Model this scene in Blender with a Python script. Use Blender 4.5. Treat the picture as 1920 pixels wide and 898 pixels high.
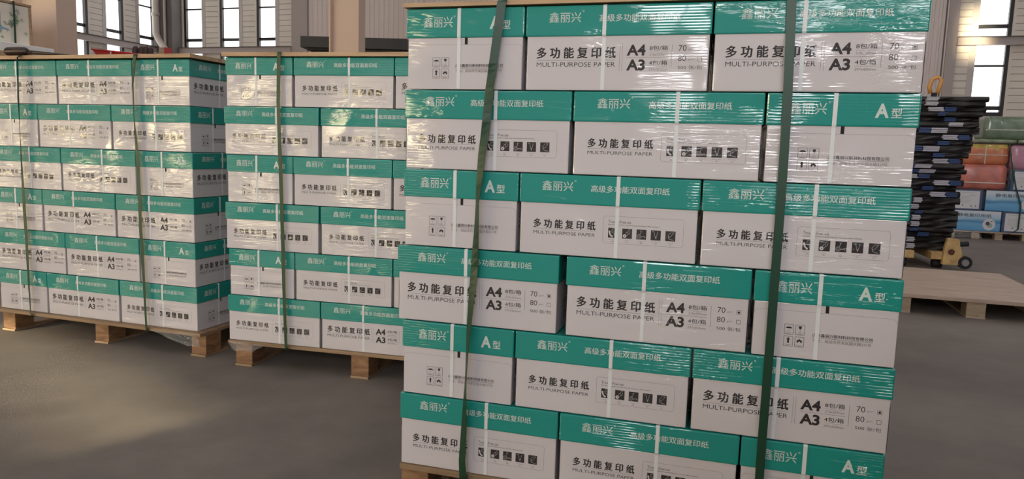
import bpy, bmesh, math, random
from mathutils import Vector, Matrix

# ------------------------------------------------------------------ clear
for o in list(bpy.data.objects):
    bpy.data.objects.remove(o, do_unlink=True)
scene = bpy.context.scene
COL = scene.collection
rnd = random.Random(7)
PI = math.pi

# ------------------------------------------------------------------ camera
F_PX, PITCH, ROLL, CAM_H = 1382.58, 0.1218, 0.0303, 0.9597
cam = bpy.data.cameras.new('camera')
cam.sensor_fit = 'HORIZONTAL'
cam.sensor_width = 36.0
cam.lens = F_PX / 1920 * 36.0
cam.clip_end = 200
camo = bpy.data.objects.new('camera', cam)
COL.objects.link(camo)
_f = Vector((0, math.cos(PITCH), -math.sin(PITCH)))
_r = Vector((1, 0, 0))
_u = Vector((0, math.sin(PITCH), math.cos(PITCH)))
_r2 = _r * math.cos(ROLL) + _u * math.sin(ROLL)
_u2 = -_r * math.sin(ROLL) + _u * math.cos(ROLL)
M = Matrix((_r2, _u2, -_f)).transposed().to_4x4()
M.translation = Vector((0, 0, CAM_H))
camo.matrix_world = M
scene.camera = camo

# ------------------------------------------------------------------ exposure, world, lights
vs = scene.view_settings
scene.display_settings.display_device = 'sRGB'
vs.view_transform = 'Standard'
vs.look = 'None'
vs.exposure = -0.28
vs.gamma = 1.0
vs.use_curve_mapping = False
scene.cycles.use_denoising = True
scene.cycles.sample_clamp_indirect = 6.0
scene.cycles.max_bounces = 8

world = bpy.data.worlds.new('daylight')
scene.world = world
world.use_nodes = True
bg = world.node_tree.nodes['Background']
bg.inputs[0].default_value = (0.9, 0.95, 1.0, 1)
bg.inputs[1].default_value = 1.0

SKYLIGHT = 2.3          # roof skylight strips
WINDOW_FAR = 3.0        # windows in the far walls
WINDOW_REAR = 26.0      # windows behind the viewer
WINDOW_SUN = 26.0       # rear windows with low sun on them
WARM = (1.0, 0.82, 0.48)

# hall frame: u along the back wall, v away from the viewer
HA = -0.3
HU = Vector((math.cos(HA), math.sin(HA), 0))
HV = Vector((-math.sin(HA), math.cos(HA), 0))
def hall(u, v, z):
    return HU * u + HV * v + Vector((0, 0, z))
HMAT = Matrix.Rotation(HA, 4, 'Z')

def sunbeam(name, u, v, z, tu, tv, tz, sx, sy, power, spread):
    l = bpy.data.lights.new(name, 'AREA')
    l.shape = 'RECTANGLE'; l.size = sx; l.size_y = sy
    l.energy = power; l.color = (1.0, 0.83, 0.52); l.spread = spread
    o = bpy.data.objects.new(name, l)
    COL.objects.link(o)
    a, b = hall(u, v, z), hall(tu, tv, tz)
    o.location = a
    o.rotation_euler = (b - a).to_track_quat('-Z', 'Y').to_euler()
    return o

# ------------------------------------------------------------------ materials
MAT = {}
def new_mat(name):
    m = bpy.data.materials.new(name)
    m.use_nodes = True
    MAT[name] = m
    nt = m.node_tree
    return m, nt, nt.nodes['Principled BSDF']

def simple(name, col, rough=0.6, metal=0.0, coat=0.0, noise=None, spec=0.5, bump=None):
    m, nt, b = new_mat(name)
    b.inputs['Base Color'].default_value = (*col, 1)
    b.inputs['Roughness'].default_value = rough
    b.inputs['Metallic'].default_value = metal
    b.inputs['Coat Weight'].default_value = coat
    b.inputs['Specular IOR Level'].default_value = spec
    if noise:
        sc, amt, det = noise
        tc = nt.nodes.new('ShaderNodeTexCoord')
        n = nt.nodes.new('ShaderNodeTexNoise')
        n.inputs['Scale'].default_value = sc
        n.inputs['Detail'].default_value = det
        nt.links.new(tc.outputs['Object'], n.inputs['Vector'])
        r = nt.nodes.new('ShaderNodeValToRGB')
        e = r.color_ramp.elements
        e[0].position = 0.3; e[1].position = 0.7
        e[0].color = (*[max(0, c * (1 - amt)) for c in col], 1)
        e[1].color = (*[min(1, c * (1 + amt)) for c in col], 1)
        nt.links.new(n.outputs['Fac'], r.inputs[0])
        nt.links.new(r.outputs[0], b.inputs['Base Color'])
        if bump:
            bn = nt.nodes.new('ShaderNodeBump')
            bn.inputs['Strength'].default_value = bump
            bn.inputs['Distance'].default_value = 0.01
            nt.links.new(n.outputs['Fac'], bn.inputs['Height'])
            nt.links.new(bn.outputs[0], b.inputs['Normal'])
    return m

def wood(name, c1, c2, rough=0.65, scale=(2, 30, 30), axis_rot=0.0):
    m, nt, b = new_mat(name)
    b.inputs['Roughness'].default_value = rough
    tc = nt.nodes.new('ShaderNodeTexCoord')
    mp = nt.nodes.new('ShaderNodeMapping')
    mp.inputs['Scale'].default_value = scale
    mp.inputs['Rotation'].default_value = (0, 0, axis_rot)
    n = nt.nodes.new('ShaderNodeTexNoise')
    n.inputs['Scale'].default_value = 1.6
    n.inputs['Detail'].default_value = 6
    n.inputs['Distortion'].default_value = 0.8
    r = nt.nodes.new('ShaderNodeValToRGB')
    e = r.color_ramp.elements
    e[0].position = 0.32; e[1].position = 0.68
    e[0].color = (*c1, 1); e[1].color = (*c2, 1)
    nt.links.new(tc.outputs['Object'], mp.inputs[0])
    nt.links.new(mp.outputs[0], n.inputs['Vector'])
    nt.links.new(n.outputs['Fac'], r.inputs[0])
    nt.links.new(r.outputs[0], b.inputs['Base Color'])
    bn = nt.nodes.new('ShaderNodeBump')
    bn.inputs['Strength'].default_value = 0.25
    bn.inputs['Distance'].default_value = 0.004
    nt.links.new(n.outputs['Fac'], bn.inputs['Height'])
    nt.links.new(bn.outputs[0], b.inputs['Normal'])
    return m

def emit(name, col, strength):
    m, nt, b = new_mat(name)
    b.inputs['Base Color'].default_value = (0.02, 0.02, 0.02, 1)
    b.inputs['Roughness'].default_value = 0.05
    b.inputs['Emission Color'].default_value = (*col, 1)
    b.inputs['Emission Strength'].default_value = strength
    return m

# --- the clear film clinging to wrapped cartons: a wrinkled glossy coat in world space
def film_group():
    g = bpy.data.node_groups.new('cling_film', 'ShaderNodeTree')
    g.interface.new_socket('Flutes', in_out='INPUT', socket_type='NodeSocketFloat')
    g.interface.new_socket('Normal', in_out='OUTPUT', socket_type='NodeSocketVector')
    g.interface.new_socket('Rough', in_out='OUTPUT', socket_type='NodeSocketFloat')
    N, L = g.nodes, g.links
    gi = N.new('NodeGroupInput'); go = N.new('NodeGroupOutput')
    geo = N.new('ShaderNodeNewGeometry')
    def noise(scale, det, sx, sz, dist=0.0, off=0.0):
        mp = N.new('ShaderNodeMapping')
        mp.inputs['Scale'].default_value = (sx, sx, sz)
        mp.inputs['Location'].default_value = (off, off * .7, off * 1.3)
        L.new(geo.outputs['Position'], mp.inputs[0])
        n = N.new('ShaderNodeTexNoise')
        n.inputs['Scale'].default_value = scale
        n.inputs['Detail'].default_value = det
        n.inputs['Distortion'].default_value = dist
        L.new(mp.outputs[0], n.inputs['Vector'])
        return n.outputs['Fac']
    def math_(op, a, b):
        n = N.new('ShaderNodeMath'); n.operation = op
        for i, x in enumerate((a, b)):
            if isinstance(x, (int, float)): n.inputs[i].default_value = x
            else: L.new(x, n.inputs[i])
        return n.outputs[0]
    def ramp(x, a, b):
        n = N.new('ShaderNodeMapRange')
        n.interpolation_type = 'SMOOTHSTEP'
        n.inputs['From Min'].default_value = a; n.inputs['From Max'].default_value = b
        L.new(x, n.inputs['Value'])
        return n.outputs['Result']
    broad = noise(1.0, 2, 5, 7)                       # slow billows of the film
    crease = noise(1.0, 3, 12, 80, 1.0, 3.1)          # creases
    streak = noise(1.0, 2, 5, 70, 0.5, 5.2)          # fine horizontal stretch lines
    sep = N.new('ShaderNodeSeparateXYZ'); L.new(geo.outputs['Position'], sep.inputs[0])
    loose = ramp(sep.outputs['X'], 0.1, -0.5)
    patch = ramp(math_('ADD', noise(1.0, 1, 3.2, 4.5, 0.6, 9.4), math_('MULTIPLY', loose, 0.14)), 0.42, 0.62)
    patch2 = ramp(math_('ADD', noise(1.0, 1, 2.6, 3.5, 0.5, 14.0), math_('MULTIPLY', loose, 0.16)), 0.46, 0.62)
    fl = N.new('ShaderNodeMath'); fl.operation = 'SINE'
    L.new(math_('MULTIPLY', sep.outputs['Z'], 2 * PI / 0.0065), fl.inputs[0])
    # how crinkled the wrap is: the left-hand stacks were wrapped with more, looser turns
    h = math_('MULTIPLY', broad, 0.003)
    tight = math_('SUBTRACT', 1.0, loose)
    f1 = math_('ADD', math_('MULTIPLY', math_('MULTIPLY', crease, patch), 0.0026), math_('MULTIPLY', math_('MULTIPLY', streak, patch2), 0.0018))
    wrinkle = noise(1.0, 2, 7, 24, 1.6, 21.0)         # looser turns: broader wrinkles and long pulls
    pull = noise(1.0, 2, 4, 46, 0.7, 33.0)
    f2 = math_('ADD', math_('MULTIPLY', math_('MULTIPLY', wrinkle, patch), 0.0017), math_('MULTIPLY', math_('MULTIPLY', pull, patch2), 0.0018))
    h = math_('ADD', h, math_('ADD', math_('MULTIPLY', f1, tight), math_('MULTIPLY', f2, loose)))
    h = math_('ADD', h, math_('MULTIPLY', math_('MULTIPLY', fl.outputs[0], gi.outputs['Flutes']), math_('ADD', math_('MULTIPLY', patch2, 0.00038), 0.00002)))
    bn = N.new('ShaderNodeBump')
    bn.inputs['Strength'].default_value = 1.0
    bn.inputs['Distance'].default_value = 1.0
    L.new(h, bn.inputs['Height'])
    L.new(bn.outputs[0], go.inputs['Normal'])
    rg = math_('ADD', 0.04, math_('MULTIPLY', patch, 0.05))
    L.new(rg, go.inputs['Rough'])
    return g
FILM = film_group()

def card(name, col, flutes=0.0, rough=0.55, coat=1.0):
    m, nt, b = new_mat(name)
    b.inputs['Base Color'].default_value = (*col, 1)
    b.inputs['Roughness'].default_value = rough
    b.inputs['Specular IOR Level'].default_value = 0.3
    g = nt.nodes.new('ShaderNodeGroup'); g.node_tree = FILM
    g.inputs['Flutes'].default_value = flutes
    b.inputs['Coat Weight'].default_value = coat
    b.inputs['Coat IOR'].default_value = 1.5
    nt.links.new(g.outputs['Normal'], b.inputs['Coat Normal'])
    nt.links.new(g.outputs['Rough'], b.inputs['Coat Roughness'])
    return m

card('white_card', (0.545, 0.512, 0.535), flutes=0.25)
card('green_card', (0.003, 0.235, 0.205), flutes=1.0)
card('black_ink', (0.022, 0.018, 0.02))
card('grey_ink', (0.20, 0.17, 0.175))
card('white_ink', (0.55, 0.62, 0.60), flutes=1.0)
card('icon_light', (0.30, 0.28, 0.29))
simple('slot_dark', (0.012, 0.010, 0.010), 0.9)
# white strapping band: slightly see-through polypropylene
m, nt, b = new_mat('white_band')
b.inputs['Base Color'].default_value = (0.70, 0.73, 0.745, 1)
b.inputs['Roughness'].default_value = 0.35
b.inputs['Alpha'].default_value = 0.88
simple('green_strap', (0.004, 0.040, 0.018), 0.42)
wood('ply', (0.34, 0.215, 0.12), (0.52, 0.36, 0.22))
wood('ply_dark', (0.20, 0.125, 0.07), (0.33, 0.22, 0.13))
wood('ply_pale', (0.36, 0.265, 0.20), (0.48, 0.365, 0.285), scale=(3, 22, 22))
wood('block_wood', (0.15, 0.072, 0.032), (0.30, 0.165, 0.08), scale=(8, 8, 30))
wood('block_pale', (0.30, 0.22, 0.14), (0.40, 0.30, 0.20), scale=(8, 8, 30))
simple('siding', (0.66, 0.605, 0.555), 0.6, noise=(0.9, 0.06, 2))
simple('siding_gap', (0.16, 0.14, 0.13), 0.8)
simple('ribbed', (0.62, 0.545, 0.53), 0.5, noise=(0.6, 0.05, 2))
simple('steel_beam', (0.37, 0.32, 0.31), 0.5)
simple('column_paint', (0.63, 0.48, 0.385), 0.6)
simple('dark_frame', (0.018, 0.017, 0.018), 0.45)
simple('light_frame', (0.48, 0.45, 0.44), 0.45)
simple('wall_plain', (0.30, 0.27, 0.255), 0.8)
simple('dark_grey', (0.11, 0.097, 0.093), 0.7, noise=(1.5, 0.15, 3))
simple('roof', (0.36, 0.33, 0.32), 0.8)
simple('pipe_white', (0.55, 0.50, 0.47), 0.4)
emit('pane_far', (1.0, 0.985, 0.97), WINDOW_FAR)
emit('pane_rear', (0.98, 0.97, 1.0), WINDOW_REAR)
emit('pane_sun', WARM, WINDOW_SUN)
emit('pane_sky', (1.0, 0.965, 0.985), SKYLIGHT)
simple('machine_dark', (0.012, 0.014, 0.019), 0.45)
simple('machine_black', (0.003, 0.003, 0.0035), 0.6)
simple('red_paint', (0.50, 0.018, 0.025), 0.35, coat=0.3)
simple('brown_rubber', (0.045, 0.020, 0.017), 0.6)
simple('grip_brown', (0.022, 0.010, 0.008), 0.4)
simple('black_cover', (0.011, 0.009, 0.009), 0.55, noise=(9, 0.4, 4))
simple('blue_sheets', (0.014, 0.045, 0.15), 0.5)
simple('white_sheets', (0.42, 0.41, 0.46), 0.6)
simple('yellow_paint', (0.52, 0.34, 0.14), 0.5, noise=(14, 0.25, 3))
simple('orange_paint', (0.62, 0.30, 0.08), 0.45)
simple('rust', (0.10, 0.025, 0.012), 0.7)
simple('rubber_black', (0.012, 0.011, 0.011), 0.7)
simple('steel', (0.42, 0.41, 0.40), 0.35, metal=0.8)
def wrapped(name, col, amt=0.25, sc=6):
    m = simple(name, col, 0.5, noise=(sc, amt, 3))
    nt = m.node_tree; b = nt.nodes['Principled BSDF']
    g = nt.nodes.new('ShaderNodeGroup'); g.node_tree = FILM
    b.inputs['Coat Weight'].default_value = 1.0
    nt.links.new(g.outputs['Normal'], b.inputs['Coat Normal'])
    b.inputs['Coat Roughness'].default_value = 0.12
    return m
wrapped('pack_green', (0.13, 0.19, 0.125), 0.3, 9)
wrapped('pack_green_bright', (0.13, 0.22, 0.05), 0.35, 14)
wrapped('pack_pale_green', (0.22, 0.27, 0.16), 0.3, 9)
wrapped('pack_red', (0.46, 0.135, 0.10), 0.25, 8)
wrapped('pack_orange', (0.50, 0.15, 0.06), 0.2, 8)
wrapped('pack_yellow', (0.50, 0.36, 0.05), 0.25, 12)
wrapped('pack_pink', (0.47, 0.22, 0.29), 0.2, 5)
wrapped('leaf_card', (0.82, 0.76, 0.64), 0.04, 5)
simple('navy_card', (0.035, 0.065, 0.14), 0.4, coat=0.5)
simple('label_white', (0.58, 0.56, 0.58), 0.5)
simple('foam_white', (0.85, 0.84, 0.82), 0.6)
simple('ribbon_pale', (0.52, 0.50, 0.42), 0.5)
simple('leaf_green', (0.20, 0.33, 0.17), 0.6)
simple('leaf_grey', (0.32, 0.36, 0.32), 0.6)
simple('print_blue', (0.25, 0.45, 0.62), 0.6)
simple('print_pink', (0.55, 0.42, 0.42), 0.6)
simple('print_dark', (0.05, 0.055, 0.07), 0.6)
# blue carton with a wave print: pale at the top, deep blue in the lower bands
m, nt, b = new_mat('blue_wave_card')
b.inputs['Roughness'].default_value = 0.4
b.inputs['Coat Weight'].default_value = 0.6
tc = nt.nodes.new('ShaderNodeTexCoord')
sp = nt.nodes.new('ShaderNodeSeparateXYZ')
ns = nt.nodes.new('ShaderNodeTexNoise'); ns.inputs['Scale'].default_value = 7; ns.inputs['Detail'].default_value = 3
mp = nt.nodes.new('ShaderNodeMapping'); mp.inputs['Scale'].default_value = (0.5, 0.5, 1.8)
ad = nt.nodes.new('ShaderNodeMath'); ad.operation = 'MULTIPLY_ADD'; ad.inputs[1].default_value = 0.11
rp = nt.nodes.new('ShaderNodeValToRGB')
nt.links.new(tc.outputs['Object'], mp.inputs[0]); nt.links.new(mp.outputs[0], ns.inputs['Vector'])
nt.links.new(tc.outputs['Object'], sp.inputs[0])
nt.links.new(ns.outputs['Fac'], ad.inputs[0]); nt.links.new(sp.outputs['Z'], ad.inputs[2])
e = rp.color_ramp.elements
e[0].position = 0.05; e[0].color = (0.06, 0.26, 0.50, 1)
e[1].position = 0.29; e[1].color = (0.55, 0.60, 0.65, 1)
x = e.new(0.13); x.color = (0.13, 0.36, 0.58, 1)
x = e.new(0.17); x.color = (0.05, 0.22, 0.42, 1)
x = e.new(0.215); x.color = (0.30, 0.47, 0.60, 1)
nt.links.new(ad.outputs[0], rp.inputs[0]); nt.links.new(rp.outputs[0], b.inputs['Base Color'])
# loose clear film
m, nt, b = new_mat('clear_film')
b.inputs['Base Color'].default_value = (0.85, 0.85, 0.85, 1)
b.inputs['Roughness'].default_value = 0.08
b.inputs['Alpha'].default_value = 0.16
b.inputs['Specular IOR Level'].default_value = 0.9
tc = nt.nodes.new('ShaderNodeTexCoord')
ns = nt.nodes.new('ShaderNodeTexNoise'); ns.inputs['Scale'].default_value = 45; ns.inputs['Detail'].default_value = 3
bn = nt.nodes.new('ShaderNodeBump'); bn.inputs['Strength'].default_value = 0.9; bn.inputs['Distance'].default_value = 0.01
nt.links.new(tc.outputs['Object'], ns.inputs['Vector']); nt.links.new(ns.outputs['Fac'], bn.inputs['Height'])
nt.links.new(bn.outputs[0], b.inputs['Normal'])
# concrete floor
m, nt, b = new_mat('concrete')
tc = nt.nodes.new('ShaderNodeTexCoord')
n1 = nt.nodes.new('ShaderNodeTexNoise'); n1.inputs['Scale'].default_value = 1.1; n1.inputs['Detail'].default_value = 7; n1.inputs['Distortion'].default_value = 0.6
n2 = nt.nodes.new('ShaderNodeTexNoise'); n2.inputs['Scale'].default_value = 6.0; n2.inputs['Detail'].default_value = 5; n2.inputs['Roughness'].default_value = 0.65
n3 = nt.nodes.new('ShaderNodeTexNoise'); n3.inputs['Scale'].default_value = 160; n3.inputs['Detail'].default_value = 2
for n in (n1, n2, n3): nt.links.new(tc.outputs['Object'], n.inputs['Vector'])
mx = nt.nodes.new('ShaderNodeMix'); mx.data_type = 'FLOAT'; mx.inputs[0].default_value = 0.4
nt.links.new(n1.outputs['Fac'], mx.inputs[2]); nt.links.new(n2.outputs['Fac'], mx.inputs[3])
rp = nt.nodes.new('ShaderNodeValToRGB'); e = rp.color_ramp.elements
e[0].position = 0.35; e[0].color = (0.122, 0.103, 0.088, 1)
e[1].position = 0.62; e[1].color = (0.200, 0.174, 0.151, 1)
nt.links.new(mx.outputs[0], rp.inputs[0]); nt.links.new(rp.outputs[0], b.inputs['Base Color'])
rr = nt.nodes.new('ShaderNodeMapRange'); rr.inputs['To Min'].default_value = 0.55; rr.inputs['To Max'].default_value = 0.75; b.inputs['Specular IOR Level'].default_value = 0.3
nt.links.new(n2.outputs['Fac'], rr.inputs['Value']); nt.links.new(rr.outputs[0], b.inputs['Roughness'])
bn = nt.nodes.new('ShaderNodeBump'); bn.inputs['Strength'].default_value = 0.12; bn.inputs['Distance'].default_value = 0.004
nt.links.new(n3.outputs['Fac'], bn.inputs['Height']); nt.links.new(bn.outputs[0], b.inputs['Normal'])

# ------------------------------------------------------------------ mesh helpers
class MB:
    """collects verts / faces / material slots, builds ONE mesh object"""
    def __init__(s): s.v = []; s.f = []; s.m = []; s.slots = []
    def slot(s, mat):
        if mat not in s.slots: s.slots.append(mat)
        return s.slots.index(mat)
    def add(s, verts, faces, mat):
        k = len(s.v); i = s.slot(mat)
        s.v += [tuple(v) for v in verts]
        for f in faces:
            s.f.append([k + j for j in f]); s.m.append(i)
    def box(s, x0, x1, y0, y1, z0, z1, mat, T=None, bev=0.0):
        bm = bmesh.new()
        bmesh.ops.create_cube(bm, size=1)
        for v in bm.verts:
            v.co = Vector((x0 + (v.co.x + .5) * (x1 - x0), y0 + (v.co.y + .5) * (y1 - y0), z0 + (v.co.z + .5) * (z1 - z0)))
        if bev:
            bmesh.ops.bevel(bm, geom=list(bm.edges), offset=bev, segments=2, affect='EDGES', profile=0.6)
        s.bm(bm, mat, T)
    def bm(s, bm, mat, T=None):
        bm.verts.ensure_lookup_table(); bm.verts.index_update()
        s.add([(T @ v.co if T else v.co) for v in bm.verts], [[v.index for v in f.verts] for f in bm.faces], mat)
        bm.free()
    def quad(s, a, b, c, d, mat): s.add([a, b, c, d], [[0, 1, 2, 3]], mat)
    def cyl(s, p, q, r0, r1, mat, n=14, T=None):
        p, q = Vector(p), Vector(q)
        d = (q - p).normalized()
        a = d.orthogonal().normalized(); c = d.cross(a)
        vs = []
        for P, r in ((p, r0), (q, r1)):
            for i in range(n):
                t = 2 * PI * i / n
                vs.append(P + (a * math.cos(t) + c * math.sin(t)) * r)
        if T: vs = [T @ v for v in vs]
        s.add(vs, [[i, (i + 1) % n, n + (i + 1) % n, n + i] for i in range(n)] + [list(range(n))[::-1], list(range(n, 2 * n))], mat)
    def tube(s, pts, r, mat, n=10):
        rs = r if isinstance(r, (list, tuple)) else [r] * len(pts)
        pts = [Vector(p) for p in pts]; vs = []; ref = None
        for i, p in enumerate(pts):
            d = (pts[min(i + 1, len(pts) - 1)] - pts[max(i - 1, 0)]).normalized()
            a = d.orthogonal().normalized() if ref is None else (ref - d * ref.dot(d)).normalized()
            ref = a; c = d.cross(a)
            vs += [p + (a * math.cos(2 * PI * k / n) + c * math.sin(2 * PI * k / n)) * rs[i] for k in range(n)]
        fs = []
        for i in range(len(pts) - 1):
            fs += [[i * n + k, i * n + (k + 1) % n, (i + 1) * n + (k + 1) % n, (i + 1) * n + k] for k in range(n)]
        fs += [list(range(n))[::-1], list(range((len(pts) - 1) * n, len(pts) * n))]
        s.add(vs, fs, mat)
    def build(s, name, parent=None, smooth=False, loc=None, rotz=None):
        me = bpy.data.meshes.new(name)
        me.from_pydata(s.v, [], s.f)
        for k in s.slots: me.materials.append(MAT[k])
        me.polygons.foreach_set('material_index', s.m)
        if smooth: me.polygons.foreach_set('use_smooth', [True] * len(s.f))
        me.update()
        o = bpy.data.objects.new(name, me)
        COL.objects.link(o)
        if parent: o.parent = parent
        if loc is not None: o.location = loc
        if rotz is not None: o.rotation_euler = (0, 0, rotz)
        return o

def tag(o, label=None, cat=None, group=None, kind=None):
    if label: o['label'] = label
    if cat: o['category'] = cat
    if group: o['group'] = group
    if kind: o['kind'] = kind
    return o
def thing(name, label, cat, loc=(0, 0, 0), rotz=0.0, group=None):
    o = bpy.data.objects.new(name, None)
    o.empty_display_size = 0.1
    COL.objects.link(o)
    o.location = loc; o.rotation_euler = (0, 0, rotz)
    return tag(o, label, cat, group)
def structure(o): o['kind'] = 'structure'; return o
def dup(root, loc, rotz):
    r = root.copy(); COL.objects.link(r); r.location = loc; r.rotation_euler = (0, 0, rotz)
    for ch in list(root.children):
        c = ch.copy(); COL.objects.link(c); c.parent = r
        for g in ch.children:
            d = g.copy(); COL.objects.link(d); d.parent = c
    return r

_tc = {}
def text_poly(s, bold=0.0):
    """glyph outlines of a string as flat polygons, scaled to the unit box"""
    if (s, bold) in _tc: return _tc[(s, bold)]
    c = bpy.data.curves.new('t', 'FONT'); c.body = s; c.resolution_u = 3; c.offset = bold
    o = bpy.data.objects.new('t', c); COL.objects.link(o)
    bpy.context.view_layer.update()
    dg = bpy.context.evaluated_depsgraph_get()
    me = bpy.data.meshes.new_from_object(o.evaluated_get(dg))
    vs = [(v.co.x, v.co.y) for v in me.vertices]; fs = [list(p.vertices) for p in me.polygons]
    bpy.data.objects.remove(o); bpy.data.curves.remove(c); bpy.data.meshes.remove(me)
    x0 = min(v[0] for v in vs); x1 = max(v[0] for v in vs); y0 = min(v[1] for v in vs); y1 = max(v[1] for v in vs)
    r = ([((x - x0) / (x1 - x0), (y - y0) / (y1 - y0)) for x, y in vs], fs)
    _tc[(s, bold)] = r
    return r

class Face:
    """print surface: P(u, v, lift) -> local point of the carton"""
    def __init__(s, mb, P): s.mb = mb; s.P = P
    def poly(s, pts, mat, e=0.0004): s.mb.add([s.P(u / 1000, v / 1000, e) for u, v in pts], [list(range(len(pts)))], mat)
    def rect(s, u0, u1, v0, v1, mat, e=0.0004): s.poly([(u0, v0), (u1, v0), (u1, v1), (u0, v1)], mat, e)
    def text(s, t, u0, u1, v0, v1, mat, bold=0.0, e=0.0004):
        if bold > 0 and any(ord(c) > 0x2e80 for c in t):
            d = bold * (v1 - v0) * .9
            for du, dv, de in ((d, 0, .00006), (0, d, .00012)): s.text(t, u0 + du, u1 + du, v0 + dv, v1 + dv, mat, 0.0, e + de)
            u0 -= d; u1 -= d; bold = 0.0
        vs, fs = text_poly(t, bold)
        s.mb.add([s.P((u0 + x * (u1 - u0)) / 1000, (v0 + y * (v1 - v0)) / 1000, e) for x, y in vs], fs, mat)
    def line(s, pts, w, mat, e=0.0006):
        for (a, b), (c, d) in zip(pts, pts[1:]):
            L = math.hypot(c - a, d - b) or 1
            nx, ny = -(d - b) / L * w / 2, (c - a) / L * w / 2
            s.poly([(a + nx, b + ny), (a - nx, b - ny), (c - nx, d - ny), (c + nx, d + ny)], mat, e)
    def disc(s, u, v, r, mat, n=16, e=0.0004): s.poly([(u + r * math.cos(2 * PI * k / n), v + r * math.sin(2 * PI * k / n)) for k in range(n)], mat, e)
    def ring(s, u, v, r, w, mat, n=18, e=0.0006, a0=0, a1=2 * PI):
        s.line([(u + r * math.cos(a0 + (a1 - a0) * k / n), v + r * math.sin(a0 + (a1 - a0) * k / n)) for k in range(n + 1)], w, mat, e)
    def frame(s, u0, u1, v0, v1, w, mat, r=0.0, e=0.0006):
        if r:
            pts = []
            for cx, cy, a in ((u1 - r, v1 - r, 0), (u0 + r, v1 - r, 90), (u0 + r, v0 + r, 180), (u1 - r, v0 + r, 270)):
                pts += [(cx + r * math.cos(math.radians(a + t)), cy + r * math.sin(math.radians(a + t))) for t in (0, 30, 60, 90)]
            s.line(pts + pts[:1], w, mat, e)
        else:
            s.line([(u0, v0), (u1, v0), (u1, v1), (u0, v1), (u0, v0)], w, mat, e)

# ------------------------------------------------------------------ the hall
V_BACK, U_LEFT, U_RIGHT, V_REAR, Z_ROOF = 20.28, -18.5, 14.0, -13.0, 9.6
mb = MB()
mb.add([hall(U_LEFT - 1, V_REAR - 1, 0), hall(U_RIGHT + 1, V_REAR - 1, 0), hall(U_RIGHT + 1, V_BACK + 1, 0), hall(U_LEFT - 1, V_BACK + 1, 0)], [[0, 1, 2, 3]], 'concrete')
floor = structure(mb.build('floor'))

# roof with slots for three skylight strips running away from the viewer
SKY = [(-13.5, -11.5), (-6.5, -4.5), (0.5, 2.5), (7.5, 9.5)]
mb = MB(); a = U_LEFT - .4
for s0, s1 in SKY + [(U_RIGHT + .4, None)]:
    mb.box(a, s0, V_REAR - .4, V_BACK + .4, Z_ROOF, Z_ROOF + .2, 'roof', HMAT); a = s1
structure(mb.build('ceiling'))

WIN = [0]
def window_name():
    WIN[0] += 1
    return 'window_%d' % WIN[0]
for s0, s1 in SKY:
    mb = MB(); v = V_REAR
    while v < V_BACK:
        mb.box(s0, s1, v - .03, v + .03, Z_ROOF - .02, Z_ROOF + .1, 'light_frame', HMAT); v += 2.2
    w = structure(mb.build(window_name()))
    mb = MB()
    mb.box(s0, s1, V_REAR, V_BACK, Z_ROOF + .1, Z_ROOF + .12, 'pane_sky', HMAT)
    mb.build('pane', w)

def hmat(axis_along_u, at, sign):
    """frame for a wall: local x along it, local y into the room, z up"""
    if axis_along_u: return HMAT @ Matrix(((1, 0, 0, 0), (0, sign, 0, at), (0, 0, 1, 0), (0, 0, 0, 1)))
    return HMAT @ Matrix(((0, sign, 0, at), (1, 0, 0, 0), (0, 0, 1, 0), (0, 0, 0, 1)))

def siding_pier(mb, T, a, b, z0, z1):
    """horizontal cladding boards over a backing"""
    mb.box(a, b, -.20, -.02, z0, z1, 'siding_gap', T)
    z = z0
    while z < z1 - .01:
        t = min(z + .165, z1)
        mb.box(a, b, -.02, 0, z + .005, t - .007, 'siding', T)
        z += .165

W0, W1 = 2.07, 8.3
TRANS = (2.27, 3.25, 4.16, 5.13, 6.1, 7.1)
def strip_windows(T, wall_mb, spans, lo, hi, pane, dark_left):
    """tall strip windows set in a clad wall"""
    a = lo
    for w0, w1 in spans:
        siding_pier(wall_mb, T, a, w0 - .14, W0, W1)
        a = w1 + .14
        mb = MB()
        dl, dr = ('dark_frame', 'light_frame') if dark_left else ('light_frame', 'dark_frame')
        mb.box(w0 - .14, w0 - .08, -.20, .012, W0, W1, 'light_frame' if not dark_left else 'siding', T)
        mb.box(w0 - .08, w0, -.16, .0, W0, W1, dl, T)
        mb.box(w1, w1 + .08, -.16, .0, W0, W1, dr, T)
        mb.box(w1 + .08, w1 + .14, -.20, .012, W0, W1, 'light_frame' if dark_left else 'siding', T)
        for z in TRANS:
            h = .045 if z in (2.27, 4.16, 6.1) else .022
            mb.box(w0, w1, -.14, -.04, z - h, z + h, 'dark_frame', T)
        mb.box(w0, w1, -.16, -.02, W0, W0 + .1, 'dark_frame', T)
        mb.box(w0, w1, -.16, -.02, W1 - .06, W1, 'dark_frame', T)
        w = structure(mb.build(window_name()))
        p = MB()
        p.box(w0, w1, -.11, -.10, W0 + .1, W1 - .06, pane, T)
        p.build('pane', w)
    siding_pier(wall_mb, T, a, hi, W0, W1)
    wall_mb.box(lo, hi, -.2, 0, 0, W0, 'siding', T)
    wall_mb.box(lo, hi, -.2, 0, W1, Z_ROOF, 'siding', T)

# back wall: strip windows | ribbed sheet | strip windows
T = hmat(True, V_BACK, -1)
mb = MB()
strip_windows(T, mb, [(-17.56, -16.95), (-16.17, -15.54), (-14.79, -14.2)], -18.5, -13.55, 'pane_far', True)
strip_windows(T, mb, [(5.06, 5.67), (6.46, 7.07), (7.86, 8.47), (9.26, 9.87), (10.66, 11.27)], 4.62, U_RIGHT, 'pane_far', False)
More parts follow.
